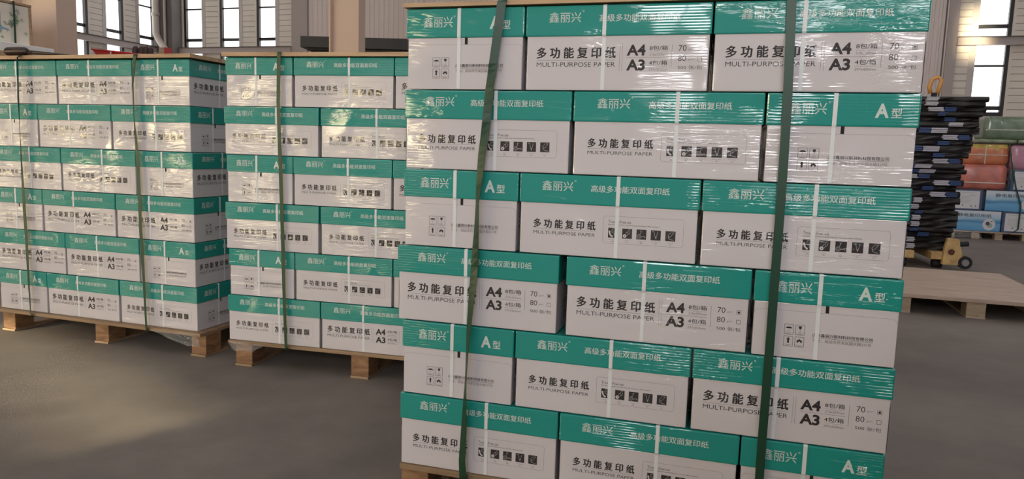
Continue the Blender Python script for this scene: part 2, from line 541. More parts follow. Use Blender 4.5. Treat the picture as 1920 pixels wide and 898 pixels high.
# ribbed sheet
prof = []; x = -13.0; k = 0
while x < 4.35:
    prof += [(x, 0.0), (x + .085, 0.0), (x + .10, .022), (x + .145, .022), (x + .16, 0.0)]
    x += .16
vs = []
for u, d in prof:
    vs += [T @ Vector((u, d, 0)), T @ Vector((u, d, Z_ROOF))]
mb.add(vs, [[2 * i, 2 * i + 2, 2 * i + 3, 2 * i + 1] for i in range(len(prof) - 1)], 'ribbed')
mb.box(-13.55, -13.0, -.2, .10, 0, Z_ROOF, 'steel_beam', T)
mb.box(4.35, 4.41, -.2, .02, 0, Z_ROOF, 'dark_grey', T)
mb.box(4.41, 4.62, -.2, .08, 0, Z_ROOF, 'steel_beam', T)
structure(mb.build('wall_back'))
# left wall
T = hmat(False, U_LEFT, 1)
mb = MB()
strip_windows(T, mb, [(15.4, 15.98), (16.72, 17.28), (18.02, 18.58), (19.3, 19.87)], 9.0, V_BACK, 'pane_far', False)
a = V_REAR
for w0, w1 in ((-12.0, -10.4), (-9.2, -7.6), (-6.4, -4.8), (-3.6, -2.0)):     # low openings full of evening sun
    mb.box(a, w0, -.2, 0, 0, Z_ROOF, 'wall_plain', T); a = w1
    mb.box(w0, w1, -.2, 0, 0, .3, 'wall_plain', T); mb.box(w0, w1, -.2, 0, 2.2, Z_ROOF, 'wall_plain', T)
    f = MB()
    for x in (w0, (w0 + w1) / 2, w1): f.box(x - .03, x + .03, -.12, -.02, .3, 2.2, 'dark_frame', T)
    for z in (.3, 1.3, 2.2): f.box(w0, w1, -.11, -.03, z - .03, z + .03, 'dark_frame', T)
    w = structure(f.build(window_name()))
    p = MB(); p.box(w0, w1, -.16, -.15, .3, 2.2, 'pane_sun', T); p.build('pane', w)
mb.box(a, 9.0, -.2, 0, 0, Z_ROOF, 'wall_plain', T)
structure(mb.build('wall_left'))
T = hmat(False, U_RIGHT, -1)
mb = MB(); mb.box(V_REAR, V_BACK, -.2, 0, 0, Z_ROOF, 'wall_plain', T)
structure(mb.build('wall_right'))
# rear wall, behind the viewer, with windows
T = hmat(True, V_REAR, 1)
rear_win = [(-17.5, -16.0, 'pane_sun'), (-14.6, -12.8, 'pane_sun'), (-11.2, -9.8, 'pane_sun'), (-8.2, -7.2, 'pane_sun'),
            (-1.8, -0.5, 'pane_rear'), (0.8, 2.1, 'pane_rear'), (3.4, 4.7, 'pane_rear'), (6.2, 7.5, 'pane_rear')]
mb = MB(); a = U_LEFT
def rear_window(w0, w1, z0, z1, pm):
    f = MB()
    for x in (w0, (w0 + w1) / 2, w1): f.box(x - .03, x + .03, -.12, -.02, z0, z1, 'dark_frame', T)
    for z in (z0, z1): f.box(w0, w1, -.11, -.03, z - .03, z + .03, 'dark_frame', T)
    w = structure(f.build(window_name()))
    p = MB(); p.box(w0, w1, -.16, -.15, z0, z1, pm, T); p.build('pane', w)
LOW = {'pane_sun': (0.2, 3.0), 'pane_rear': (2.45, 2.75)}
for w0, w1, pm in rear_win:
    z0, z1 = LOW[pm]
    mb.box(a, w0, -.2, 0, 0, Z_ROOF, 'wall_plain', T); a = w1
    mb.box(w0, w1, -.2, 0, 0, z0, 'wall_plain', T)
    rear_window(w0, w1, z0, z1, pm)
    if pm == 'pane_rear':
        rear_window(w0, w1, 3.9, 7.6, 'pane_rear'); mb.box(w0, w1, -.2, 0, z1, 3.9, 'wall_plain', T); z1 = 7.6
    mb.box(w0, w1, -.2, 0, z1, Z_ROOF, 'wall_plain', T)
mb.box(a, U_RIGHT, -.2, 0, 0, Z_ROOF, 'wall_plain', T)
structure(mb.build('wall_rear'))

# unseen light blocker, added behind the viewer to shade the lower cartons
mb = MB(); mb.box(.1, 7.5, -1.05, -.9, 0, 1.4, 'dark_grey', HMAT)
mb.box(1.7, 12.5, -1.25, -1.1, 0, 2.3, 'dark_grey', HMAT)
mb.box(.08, 7.5, -1.08, -.88, 1.4, 1.43, 'steel_beam', HMAT)
structure(mb.build('light_blocker'))

# girts crossing in front of the strip windows
mb = MB(); T = hmat(True, V_BACK, -1)
for a, b in ((-18.35, -13.55), (4.62, U_RIGHT)):
    mb.box(a, b, .03, .16, 3.71, 3.9, 'steel_beam', T); mb.box(a, b, .03, .20, 3.885, 3.905, 'dark_grey', T)
structure(mb.build('trim_1'))
mb = MB(); T = hmat(False, U_LEFT, 1)
mb.box(9, 20.1, .03, .16, 3.71, 3.9, 'steel_beam', T); mb.box(9, 20.1, .03, .20, 3.885, 3.905, 'dark_grey', T)
structure(mb.build('trim_2'))
# dark corner column with a conduit, and a bent rainwater pipe beside it
mb = MB()
mb.box(-18.45, -17.72, V_BACK - .45, V_BACK - .04, 0, Z_ROOF, 'dark_grey', HMAT)
mb.cyl(hall(-17.95, V_BACK - .5, 0), hall(-17.95, V_BACK - .5, Z_ROOF), .04, .04, 'steel_beam')
structure(mb.build('trim_3'))
pp = [hall(-18.3, 19.78, z) for z in (Z_ROOF - .1, 7, 5, 4.3)] + [hall(-18.22, 19.82, 4.1), hall(-17.98, 19.75, 3.85), hall(-17.9, 19.7, 3.78)]
mb = MB(); mb.tube(pp, .11, 'pipe_white', 12)
mb.cyl(hall(-18.3, 19.78, 4.85), hall(-18.3, 19.78, 4.95), .13, .13, 'pipe_white')
o = mb.build('downpipe', smooth=True)
tag(o, 'pale rainwater downpipe with a bent foot in the wall corner', 'pipe')

def h_column(u_right, v):
    mb = MB(); w, fl = .5, .2
    mb.box(u_right - w, u_right - w + .022, v, v + fl, 0, Z_ROOF, 'column_paint', HMAT)
    mb.box(u_right - .022, u_right, v, v + fl, 0, Z_ROOF, 'column_paint', HMAT)
    mb.box(u_right - w + .022, u_right - .022, v + fl / 2 - .01, v + fl / 2 + .01, 0, Z_ROOF, 'column_paint', HMAT)
    mb.box(u_right - w - .05, u_right + .05, v - .1, v + fl + .1, 0, .02, 'column_paint', HMAT)
    return structure(mb.build('column'))
h_column(-5.6, 4.94)
h_column(-5.6, 10.06)

# ------------------------------------------------------------------ paper cartons
CL, CS, CH, LID = 0.431, 0.306, 0.1955, 0.125
IN = 0.0035       # the body sits this far inside the lid
def body_mesh():
    mb = MB(); x, y = CL / 2 - IN, CS / 2 - IN
    mb.box(-x, x, -y, y, 0, LID + .002, 'white_card', None, .003)
    # ---- front: format print
    F = Face(mb, lambda u, v, e: (u - CL / 2, -y - e, v))
    def title(u0, u1, v0, v1, m0, m1, l):
        F.text('多 功 能 复 印 纸', u0, u1, v0, v1, 'black_ink', 0.042)
        F.rect(u0, u1, l - .35, l + .35, 'grey_ink')
        F.text('MULTI-PURPOSE PAPER', u0, u1, m0, m1, 'black_ink', -0.004)
    title(29, 217, 74, 99.5, 54.8, 65.3, 69.8)
    F.rect(226.8, 227.5, 45, 108, 'grey_ink'); F.rect(232.6, 233.3, 45, 108, 'grey_ink')
    F.text('A4', 243, 286, 79.8, 104.5, 'black_ink', 0.035)
    F.text('A3', 243.5, 286, 46, 71.3, 'black_ink', 0.035)
    F.rect(242, 338, 74.7, 75.4, 'grey_ink')
    F.text('8包/箱', 295, 336, 91.2, 102, 'black_ink', 0.008)
    F.text('4包/箱', 295, 336, 58.2, 69, 'black_ink', 0.008)
    F.rect(294.6, 336, 87.6, 88.1, 'grey_ink'); F.rect(294.6, 336, 54.6, 55.1, 'grey_ink')
    F.text('210x297mm', 295, 336.5, 79.3, 84.6, 'grey_ink'); F.text('297x420mm', 295, 336.5, 45.6, 50.9, 'grey_ink')
    F.rect(345.2, 345.9, 53, 104, 'grey_ink')
    F.text('70', 360, 377.6, 89.5, 102.6, 'black_ink', -0.006); F.text('80', 360, 377.8, 67, 79.9, 'black_ink', -0.006)
    F.text('g/m²', 382, 394.5, 90, 95.4, 'grey_ink'); F.text('g/m²', 382, 394.5, 67.5, 73, 'grey_ink')
    F.frame(403.2, 412, 89.2, 97.8, .7, 'black_ink'); F.disc(407.6, 93.5, 2.6, 'black_ink')
    F.frame(403.2, 412, 66.6, 75.4, .7, 'black_ink')
    F.text('500 张/包', 360, 414, 48.4, 57.3, 'black_ink', -0.004)
    # ---- back: machine icons print
    F = Face(mb, lambda u, v, e: (CL / 2 - u, y + e, v))
    F.text('多 功 能 复 印 纸', 37.5, 190.5, 64.8, 86, 'black_ink', 0.042)
    F.rect(37.5, 190.5, 62, 62.6, 'grey_ink')
    F.text('MULTI-PURPOSE PAPER', 37.5, 190.5, 49.2, 57.2, 'black_ink', -0.004)
    F.frame(209.5, 397.5, 36.5, 101.5, .6, 'grey_ink', 6)
    F.text('Trouble-Free use', 221.5, 275.5, 85.6, 92, 'black_ink')
    F.text('Specially designed for trouble-free use in all your office machines', 221, 342, 79.4, 83.2, 'black_ink')
    for k in range(5):
        a = 222 + 33.65 * k; b0 = 50.0
        F.rect(a, a + 23.2, b0, b0 + 23.6, 'black_ink')
        li = 'icon_light'
        if k == 0:
            F.line([(a + 3, b0 + 16), (a + 3.6, b0 + 11), (a + 6, b0 + 6), (a + 9.5, b0 + 3.5)], 3.4, 'white_card')
            F.disc(a + 3.2, b0 + 15, 2.1, 'white_card', e=.0007); F.disc(a + 9.8, b0 + 3.4, 2.1, 'white_card', e=.0007)
            F.frame(a + 9, a + 20, b0 + 12, b0 + 21, 1.2, li, 2); F.line([(a + 11, b0 + 16), (a + 18, b0 + 16)], 1, li)
            F.line([(a + 15, b0 + 12), (a + 14, b0 + 6), (a + 18, b0 + 3), (a + 19, b0 + 10)], 1.2, li)
        elif k == 1:
            F.disc(a + 6, b0 + 6, 4.2, 'white_card', e=.0006); F.disc(a + 6, b0 + 6, 1.3, 'black_ink', e=.0008)
            for d in (0, 3.6): F.line([(a + 8 + d, b0 + 10 - d), (a + 10.5 + d, b0 + 16 - d), (a + 13 + d, b0 + 14.5 - d), (a + 15 + d, b0 + 21 - d), (a + 19, b0 + 22 - d)], 1.1, li)
        elif k == 2:
            F.ring(a + 6, b0 + 7, 4.6, 1.0, li); F.ring(a + 6, b0 + 7, 2.2, .8, li)
            F.line([(a + 7, b0 + 11), (a + 11, b0 + 17), (a + 9, b0 + 20), (a + 13.5, b0 + 20.5)], 1.1, li)
            F.line([(a + 11, b0 + 6), (a + 15, b0 + 6.5), (a + 18, b0 + 8), (a + 21, b0 + 4)], 1.5, li)
        elif k == 3:
            F.line([(a + 3, b0 + 20), (a + 7, b0 + 20.5), (a + 11.2, b0 + 5), (a + 12.6, b0 + 5), (a + 16, b0 + 20.5)], 1.0, li)
            F.line([(a + 11.9, b0 + 3), (a + 11.9, b0 + 9)], .9, li)
        else:
            F.line([(a + 6, b0 + 13), (a + 12, b0 + 20), (a + 20, b0 + 21), (a + 13, b0 + 12), (a + 10, b0 + 9), (a + 6, b0 + 13)], .9, li)
            F.line([(a + 7, b0 + 12), (a + 8, b0 + 6), (a + 14, b0 + 3.5), (a + 20, b0 + 3)], 1.2, li)
        w = (22, 8, 9, 18, 13)[k]
        F.text(('Copying machine', 'Laser', 'Inkjet', 'Fax machine', 'Printing')[k], a + 11.6 - w / 2, a + 11.6 + w / 2, 44.4, 46.8, 'grey_ink')
        F.text(('复印', '激光', '喷墨', '传真', '打印')[k], a + 8.8, a + 14.4, 39.8, 42.8, 'black_ink')
    # ---- both ends: fold-over flap, handling marks, maker's lines
    for sgn in (-1, 1):
        if sgn < 0: P = lambda u, v, e: (-x - e, CS / 2 - u, v)
        else: P = lambda u, v, e: (x + e, u - CS / 2, v)
        F = Face(mb, P)
        # outer flap panel, its top corners rounded
        r = 12; pts = [(5, 1), (CS * 1000 - 5, 1)]
        pts += [(CS * 1000 - 5 - r + r * math.cos(t), 108.5 - r + r * math.sin(t)) for t in (0, .4, .8, 1.2, PI / 2)]
        pts += [(5 + r + r * math.cos(t), 108.5 - r + r * math.sin(t)) for t in (PI / 2, 2.0, 2.4, 2.8, PI)]
        F.poly(pts, 'white_card', 0.0012)
        F.line(pts[2:], .5, 'grey_ink', 0.0014)
        F.rect(154.5, 162, 109, 125, 'slot_dark', 0.0003)
        E = 0.0018; bk = 'black_ink'
        for i, (a, b0) in enumerate(((71.5, 54.6), (95.2, 54.6), (71.5, 27.2), (95.2, 27.2))):
            F.frame(a, a + 19, b0, b0 + 22.5, .7, bk, 0.0, E)
            F.line([(a, b0 + 4), (a + 19, b0 + 4)], .4, 'grey_ink', E)
            F.line([(a + 4, b0 + 2), (a + 14, b0 + 2)], 1.0, 'grey_ink', E)
            cx = a + 9.5
            if i == 0:
                F.poly([(cx + 7 * math.cos(t), b0 + 13.5 + 4 * math.sin(t)) for t in [PI * k / 8 for k in range(9)]], bk, E)
                F.line([(cx, b0 + 14), (cx, b0 + 6.5), (cx - 1.5, b0 + 5.8)], .6, 'grey_ink', E)
            elif i == 1:
                F.poly([(cx - 3.4, b0 + 20), (cx + 3.4, b0 + 20), (cx + 3, b0 + 15.5), (cx + .7, b0 + 13), (cx - .7, b0 + 13), (cx - 3, b0 + 15.5)], bk, E)
                F.line([(cx, b0 + 13), (cx, b0 + 6.5)], .7, 'grey_ink', E); F.line([(cx - 3, b0 + 6), (cx + 3, b0 + 6)], .7, 'grey_ink', E)
            elif i == 2:
                F.poly([(cx - 2, b0 + 7), (cx + 2, b0 + 7), (cx + 2, b0 + 15), (cx + 4, b0 + 15), (cx, b0 + 20.5), (cx - 4, b0 + 15), (cx - 2, b0 + 15)], bk, E)
            else:
                F.poly([(cx - 6.5, b0 + 13), (cx - 3.5, b0 + 8), (cx - 2.4, b0 + 11), (cx, b0 + 13), (cx + 2.4, b0 + 11), (cx + 3.5, b0 + 8), (cx + 6.5, b0 + 13), (cx + 4, b0 + 14), (cx + 4.5, b0 + 17), (cx + 1.5, b0 + 15.5), (cx, b0 + 19.5), (cx - 1.5, b0 + 15.5), (cx - 4.5, b0 + 17), (cx - 4, b0 + 14)], bk, E)
        F.text('山东鑫丽兴新材料科技有限公司', 131.5, 254.5, 54, 62, bk, 0.012, E)
        F.rect(130.5, 254.8, 51.5, 52.1, bk, E)
        F.text('地址：招远市开发区国大路317号', 132.5, 252.5, 41.8, 49.4, 'grey_ink', 0.006, E)
    return mb
def lid_mesh():
    mb = MB(); x, y = CL / 2, CS / 2
    mb.box(-x, x, -y, y, LID, CH, 'green_card', None, .0035)
    for P in (lambda u, v, e: (u - CL / 2, -y - e, v), lambda u, v, e: (CL / 2 - u, y + e, v)):
        F = Face(mb, P)
        F.text('鑫丽兴', 57, 133.5, 156.5, 180, 'white_ink', 0.0)
        F.ring(138.5, 182, 2.0, .5, 'white_ink', 10); F.text('R', 137.6, 139.5, 181, 183, 'white_ink')
        F.text('高级多功能双面复印纸', 177, 361.5, 157, 173.5, 'white_ink', 0.010)
    for P in (lambda u, v, e: (-x - e, CS / 2 - u, v), lambda u, v, e: (x + e, u - CS / 2, v)):
        F = Face(mb, P)
        F.text('鑫丽兴', 47, 123, 150, 176, 'white_ink', 0.0)
        F.ring(128, 176, 2.0, .5, 'white_ink', 10); F.text('R', 127.1, 129, 175, 177, 'white_ink')
        F.text('A', 219, 246, 144.5, 174.5, 'white_ink', 0.035)
        F.text('型', 250.5, 271, 144.5, 164.5, 'white_ink', 0.02)
    return mb
def band_mesh(half, g1, at, w, along):
    """a flat band up one side, over the lid and down the other"""
    mb = MB(); t = .0007; g = .0009
    path = [(-half + IN - g1, .002), (-half + IN - g1, LID - .004), (-half - g, LID + .003), (-half - g, CH - .002), (-half + .002, CH + .0006),
            (half - .002, CH + .0006), (half + g, CH - .002), (half + g, LID + .003), (half - IN + g1, LID - .004), (half - IN + g1, .002)]
    vs = []
    for d, z in path:
        s = 1 if d > 0 else -1
        for q in (at - w / 2, at + w / 2):
            vs.append((q, d, z) if along == 'x' else (d, q, z))
    mb.add(vs, [[2 * i, 2 * i + 1, 2 * i + 3, 2 * i + 2] for i in range(len(path) - 1)], 'white_band')
    return mb
carton0 = thing('paper_carton', 'x', 'carton')
body_mesh().build('carton_body', carton0)
lid_mesh().build('lid', carton0)
band_mesh(CS / 2, .0008, -CL / 2 + .189, .0088, 'x').build('white_band', carton0)
band_mesh(CL / 2, .0022, .013, .0088, 'y').build('white_band', carton0)
_first = [True]

PALLETS = [   # name, front-left corner, yaw, top-of-deck
    dict(nm='nearest', X=-0.2842, Y=1.8946, a=-0.2833),
    dict(nm='middle', X=-1.2047, Y=3.0866, a=-0.2348),
    dict(nm='left-hand', X=-2.5138, Y=3.5495, a=-0.3076)]
BASE, LH = 0.1135, 0.1978
# front rows, top layer first: S = end print, A = format print, B = icons print; with the small slips of each layer
ROWS = [
    [('SAA', .002, 0), ('BBS', 0, .0), ('SBB', -.001, 0), ('AAS', -.012, .0), ('SBA', 0, 0), ('BBS', -.004, 0)],
    [('SBA', .003, 0), ('BBA', -.004, 0), ('SBA', 0, 0), ('BBS', -.003, 0), ('SBB', .005, 0), ('BAS', -.002, 0)],
    [('AAS', -.004, 0), ('SAB', -.004, 0), ('BBS', .003, 0), ('SAA', .002, 0), ('AAS', .006, 0), ('SAB', .007, 0)]]
LAYER = ['top layer', 'second layer down', 'third layer down', 'fourth layer down', 'fifth layer down', 'bottom layer']
SIDE = {'S': 'printed with handling marks', 'A': 'printed with sheet sizes', 'B': 'printed with machine icons'}
def frame_of(p):
    return Matrix.Translation((p['X'], p['Y'], 0)) @ Matrix.Rotation(p['a'], 4, 'Z')
def put_carton(p, u, d, z, rot, label, group):
    T = frame_of(p)
    q = T @ Vector((u, d, z))
    if _first[0]: r = carton0; _first[0] = False; r.location = q; r.rotation_euler = (0, 0, p['a'] + rot)
    else: r = dup(carton0, q, p['a'] + rot)
    r['label'] = label; r['category'] = 'carton'; r['group'] = group
ROT = {'A': 0.0, 'B': PI, 'S': PI / 2}
LU, SU = 0.435, 0.310
for k, p in enumerate(PALLETS):
    grp = 'paper cartons on the %s pallet' % p['nm']
    for li, (row, du, _) in enumerate(ROWS[k]):
        if k == 1 and row == 'BBA': row = 'BBS'
        z = BASE + (5 - li) * LH
        u = du
        widths = [SU if c == 'S' else LU for c in row]
        for j, c in enumerate(row):
            w = widths[j]; dep = LU if c == 'S' else SU
            slip = rnd.uniform(-.0005, .0005)
            uu = u + w / 2 + slip
            if k == 0 and li == 3 and j == 0: uu -= .004
            if k == 0 and li == 3 and j > 0: uu += (.010, .0125)[j - 1]
            if k == 1 and row[:2] == 'BB' and j == 0: uu -= .004
            push = rnd.uniform(0, .003)
            pos = ('leftmost', 'middle', 'rightmost')[j]
            rz = ROT[c]
            if c == 'S': rz = PI / 2
            put_carton(p, uu, dep / 2 + push, z, rz + rnd.uniform(-.0012, .0012),
                       'green lidded carton %s, %s in the %s, %s pallet' % (SIDE[c], pos, LAYER[li], p['nm']), grp)
            u += w
        # the next row in, behind the front cartons
        back = [(du + .01, LU, .004 + SU * 1.5, 0), (du + LU + .01, LU, .004 + SU * 1.5, 0)] if row[0] != 'S' else [(du, SU, LU * 1.5 + .008, PI / 2), (du + SU + .002, LU, .006 + SU * 1.5, 0)]
        for n, (ub, wb, db, rb) in enumerate(back):
            if row[0] != 'S' and k == 0 and li == 3: ub += .012
            put_carton(p, ub + wb / 2 - (.008 if row[0] != 'S' else 0), db, z, rb,
                       'green lidded carton, hidden behind the %s of the %s, %s pallet' % (('leftmost', 'middle one')[n], LAYER[li], p['nm']), grp)
        # the cartons behind, along the right-hand side
        if row[0] == 'S':
            for n, d in enumerate((SU + .002, 2 * SU + .004)):
                put_carton(p, du + SU + LU * 1.5, d + SU / 2 + .004, z, 0 if n else PI,
                           'green lidded carton, %s behind the rightmost of the %s, %s pallet' % (('next', 'second')[n], LAYER[li], p['nm']), grp)
        else:
            put_carton(p, du + LU * 2 + SU / 2 + (.0145 if k == 0 and li == 3 else 0), LU * 1.5 + .008, z, PI / 2,
                       'green lidded carton, next behind the rightmost of the %s, %s pallet' % (LAYER[li], p['nm']), grp)

# ------------------------------------------------------------------ wooden pallets under the stacks
def pallet_mesh(root, W, D, blocks, ov, deck_z0, deck_z1, mats=('ply_dark', 'block_wood'), bw=.08, bd=.10):
    """thin ply deck on nine blocks and three runner boards"""
    mb = MB(); mb.box(-ov, W + ov, -ov * .5, D + ov, deck_z0, deck_z1, mats[0], None, .002); mb.build('deck', root)
    for b in blocks:
        mb = MB(); mb.box(b, b + bw, .004, D - .004, 0, .010, mats[0], None, .0015); mb.build('runner', root)
        for d in (.01, D / 2 - bd / 2, D - bd - .01):
            mb = MB(); mb.box(b + .001, b + bw - .001, d, d + bd, .010, deck_z0, mats[1], None, .003); mb.build('block', root)
DEP = 0.94
for p, lab, bl, ov in ((PALLETS[0], 'wooden pallet under the nearest tall stack of cartons', (.0, .55, 1.10), .0),
                       (PALLETS[1], 'wooden pallet under the middle stack of cartons', (.029, .567, 1.09), .0),
                       (PALLETS[2], 'wooden pallet under the left-hand stack, deck jutting past its corner', (.014, .595, 1.145), .038)):
    r = thing('wooden_pallet', lab, 'pallet', (p['X'], p['Y'], 0), p['a'], 'pallets under the paper stacks')
    pallet_mesh(r, 1.18, DEP, bl, ov, .0975, .1125)
TOPZ = BASE + 6 * LH
for p, lab, t, ov, gap in ((PALLETS[0], 'thin plywood board strapped on top of the nearest stack', .010, .004, .0032),
                           (PALLETS[1], 'thin plywood board strapped on top of the middle stack', .016, .006, .0032),
                           (PALLETS[2], 'thin plywood board strapped on top of the left-hand stack', .016, .010, .0055)):
    # a slightly bowed sheet: low along the middle, lifting a little at the corners
    mb = MB(); n = 8; vs = []; fs = []
    for zt in (0, t):
        for i in range(n + 1):
            for d in (-ov, DEP / 2, DEP):
                uu = -ov + (1.18 + 2 * ov) * i / n
                vs.append((uu, d, TOPZ + gap - .0017 + zt))
    q = (n + 1) * 3
    for i in range(n):
        for j in range(2):
            a = i * 3 + j
            fs += [[a, a + 1, a + 4, a + 3], [q + a, q + a + 3, q + a + 4, q + a + 1]]
        fs += [[i * 3, i * 3 + 3, q + i * 3 + 3, q + i * 3], [i * 3 + 2, q + i * 3 + 2, q + i * 3 + 5, i * 3 + 5]]
    fs += [[0, q, q + 1, 1], [1, q + 1, q + 2, 2], [n * 3, n * 3 + 1, q + n * 3 + 1, q + n * 3], [n * 3 + 1, n * 3 + 2, q + n * 3 + 2, q + n * 3 + 1]]
    mb.add(vs, fs, 'ply')
    o = mb.build('plywood_board', loc=(p['X'], p['Y'], 0), rotz=p['a'])
    tag(o, lab, 'board', 'plywood boards on the paper stacks')
    p['dk'] = .008 if ov == .010 else 0.0
    p['board'] = TOPZ + gap - .0017 + t; p['ov'] = ov

# ------------------------------------------------------------------ green straps
def strap(p, path, w, label, ov_bottom=.0):
    """path: (u, level, twist angle) from the top edge down; then over the board and under the deck"""
    mb = MB(); vs = []; ring = []
    bt = p['board'] + .0012
    off = -.006 - p['ov']
    for d in (DEP - .02, DEP * .5, .06):
        ring.append((Vector((path[0][0], d, bt)), Vector((1, 0, 0)), Vector((0, 0, 1))))
    ring.append((Vector((path[0][0], off + .004, bt - .001)), Vector((1, 0, 0)), Vector((0, -.7, .7))))
    # resample path
    pts = []
    for (u0, l0, t0), (u1, l1, t1) in zip(path, path[1:]):
        for i in range(4):
            f = i / 4; pts.append((u0 + (u1 - u0) * f, l0 + (l1 - l0) * f, t0 + (t1 - t0) * f))
    pts.append(path[-1])
    for i, (u, l, t) in enumerate(pts):
        z = BASE + l * LH
        if i == 0: z = min(z, bt - .006)
        t = math.radians(t); ca, sa = math.cos(t), math.sin(t)
        o = off - .012 * abs(sa) - (p['dk'] * max(0, 1 - l / .5))
        ring.append((Vector((u, o, z)), Vector((ca, -sa, 0)), Vector((-sa, -ca, 0))))
    u, l, t = path[-1]
    ring.append((Vector((u, off + .004 - p['dk'], .0955)), Vector((1, 0, 0)), Vector((0, -.7, -.7))))
    ring.append((Vector((u, .35, .0957)), Vector((1, 0, 0)), Vector((0, 0, -1))))
    th = .0009
    for c, a, n in ring:
        vs += [c - a * w / 2, c + a * w / 2, c + a * w / 2 + n * th, c - a * w / 2 + n * th]
    fs = []
    for i in range(len(ring) - 1):
        for j in range(4):
            fs.append([4 * i + j, 4 * i + (j + 1) % 4, 4 * i + 4 + (j + 1) % 4, 4 * i + 4 + j])
    fs += [[3, 2, 1, 0], [4 * len(ring) - 4, 4 * len(ring) - 3, 4 * len(ring) - 2, 4 * len(ring) - 1]]
    mb.add(vs, fs, 'green_strap')
    o = mb.build('packing_strap', loc=(p['X'], p['Y'], 0), rotz=p['a'])
    tag(o, label, 'strap', 'green packing straps')
P1, P2, P3 = PALLETS
strap(P1, [(.2566, 6.05, -15), (.2504, 5.75, -15), (.2394, 5.31, -10), (.2315, 5.02, 7), (.2256, 4.6, -10), (.2166, 4.2, 13), (.2128, 3.87, 30),
           (.210, 3.6, 52), (.2089, 3.26, 41), (.2043, 2.78, 13), (.1992, 2.36, 30), (.1952, 2.01, 41), (.1926, 1.65, 56), (.191, 1.3, 62), (.189, 1.0, 50), (.1873, .64, 30), (.1834, .2, 22), (.186, -.02, 10)],
      .0215, 'green strap hanging slanted and twisted down the nearest stack')
strap(P1, [(.906, 6.05, 0), (.9095, 5.49, 0), (.9128, 4.9, 0), (.914, 4.3, 0), (.9145, 3.65, 0), (.914, 2.7, 0), (.9138, 1.98, 0), (.9125, 1.07, 0), (.913, 0, 0)],
      .0195, 'straight green strap towards the right of the nearest stack')
strap(P2, [(.2602, 6.05, 0), (.2565, 5.1, 10), (.2605, 4.15, 0), (.2635, 3.76, 0), (.267, 3.0, 0), (.272, 2.05, 0), (.2783, .82, 15), (.285, -.02, 20)],
      .0165, 'green strap down the middle stack of cartons')
strap(P3, [(.239, 6.05, 55), (.232, 5.1, 60), (.2312, 4.77, 50), (.224, 3.59, 20), (.2217, 2.54, 0), (.226, 1.8, 0), (.2315, .6, 20), (.247, -.04, 30)],
      .0185, 'green strap nearer the photo edge on the left-hand stack', .0)
strap(P3, [(.9035, 6.05, 0), (.8924, 5.38, 30), (.897, 4.67, 35), (.900, 4.12, 10), (.903, 3.57, 0), (.906, 2.87, 0), (.906, 2.3, 0), (.913, 1.5, 0), (.9232, .47, 20), (.934, -.03, 20)],
      .0175, 'green strap nearer the corner of the left-hand stack')

# ------------------------------------------------------------------ loose folds of the stretch film
def film_folds(p, label, strands, sheets):
    """raised wrinkles of the clear film running along the front, and loose flaps"""
    mb = MB(); rr = random.Random(hash(label) % 1000 if False else len(label))
    for (u, z, L, ang, w) in strands:
        n = 7; vs = []
        for i in range(n):
            f = i / (n - 1) - .5
            uu = u + L * f * math.cos(ang); zz = z + L * f * math.sin(ang) + rr.uniform(-.0006, .0006)
            h = .0045 + .0016 * (1 - (2 * f) ** 2)
            ww = w * (1 - (2 * f) ** 2) * .5 + .00015
            vs += [(uu, -.0035, zz - ww), (uu, -h, zz), (uu, -.0035, zz + ww)]
        fs = []
        for i in range(n - 1):
            fs += [[3 * i, 3 * i + 3, 3 * i + 4, 3 * i + 1], [3 * i + 1, 3 * i + 4, 3 * i + 5, 3 * i + 2]]
        mb.add(vs, fs, 'clear_film')
    for quad in sheets:      # four corners; gets crumpled
        n, mm = 12, 6; A, B_, C_, D_ = [Vector(q) for q in quad]; vs = []
        for i in range(n + 1):
            for j in range(mm + 1):
                s, t = i / n, j / mm
                P = (A * (1 - s) + B_ * s) * (1 - t) + (D_ * (1 - s) + C_ * s) * t
                vs.append(P + Vector((0, rr.uniform(-.006, .0), rr.uniform(-.003, .003))))
        mb.add(vs, [[i * (mm + 1) + j, (i + 1) * (mm + 1) + j, (i + 1) * (mm + 1) + j + 1, i * (mm + 1) + j + 1] for i in range(n) for j in range(mm)], 'clear_film')
    o = mb.build('stretch_film', loc=(p['X'], p['Y'], 0), rotz=p['a'])
    tag(o, label, 'stretch film', 'clear stretch film on the paper stacks')
film_folds(P2, 'clear crinkled film folded round the foot of the middle stack', [],
           [((.005, -.012, .112), (.18, -.012, .106), (.12, -.006, .072), (.028, -.006, .070))])
film_folds(P3, 'loose flap of clear film at the foot of the left-hand stack', [],
           [((.95, -.03, .110), (1.21, -.03, .112), (1.215, -.012, .055), (1.13, -.012, .050))])

# ------------------------------------------------------------------ on top of / behind the left-hand stack
T3 = frame_of(P3); zt = P3['board']
r = thing('hand_tool', 'dark brown tool with a thick grip and thin tapering shaft, lying on the board', 'tool', T3 @ Vector((.130, .006, zt)), P3['a'] + .03)
mb = MB()
mb.tube([(0, 0, .021), (.004, 0, .021), (.012, 0, .021), (.07, 0, .0215), (.115, 0, .021), (.135, 0, .016)], [.010, .016, .0195, .0205, .019, .011], 'grip_brown', 14)
mb.build('grip', r, True)
mb = MB()
mb.tube([(.133, 0, .016), (.19, 0, .0135), (.27, .006, .009), (.37, .012, .004)], [.0105, .009, .006, .002], 'grip_brown', 10)
mb.build('shaft', r, True)

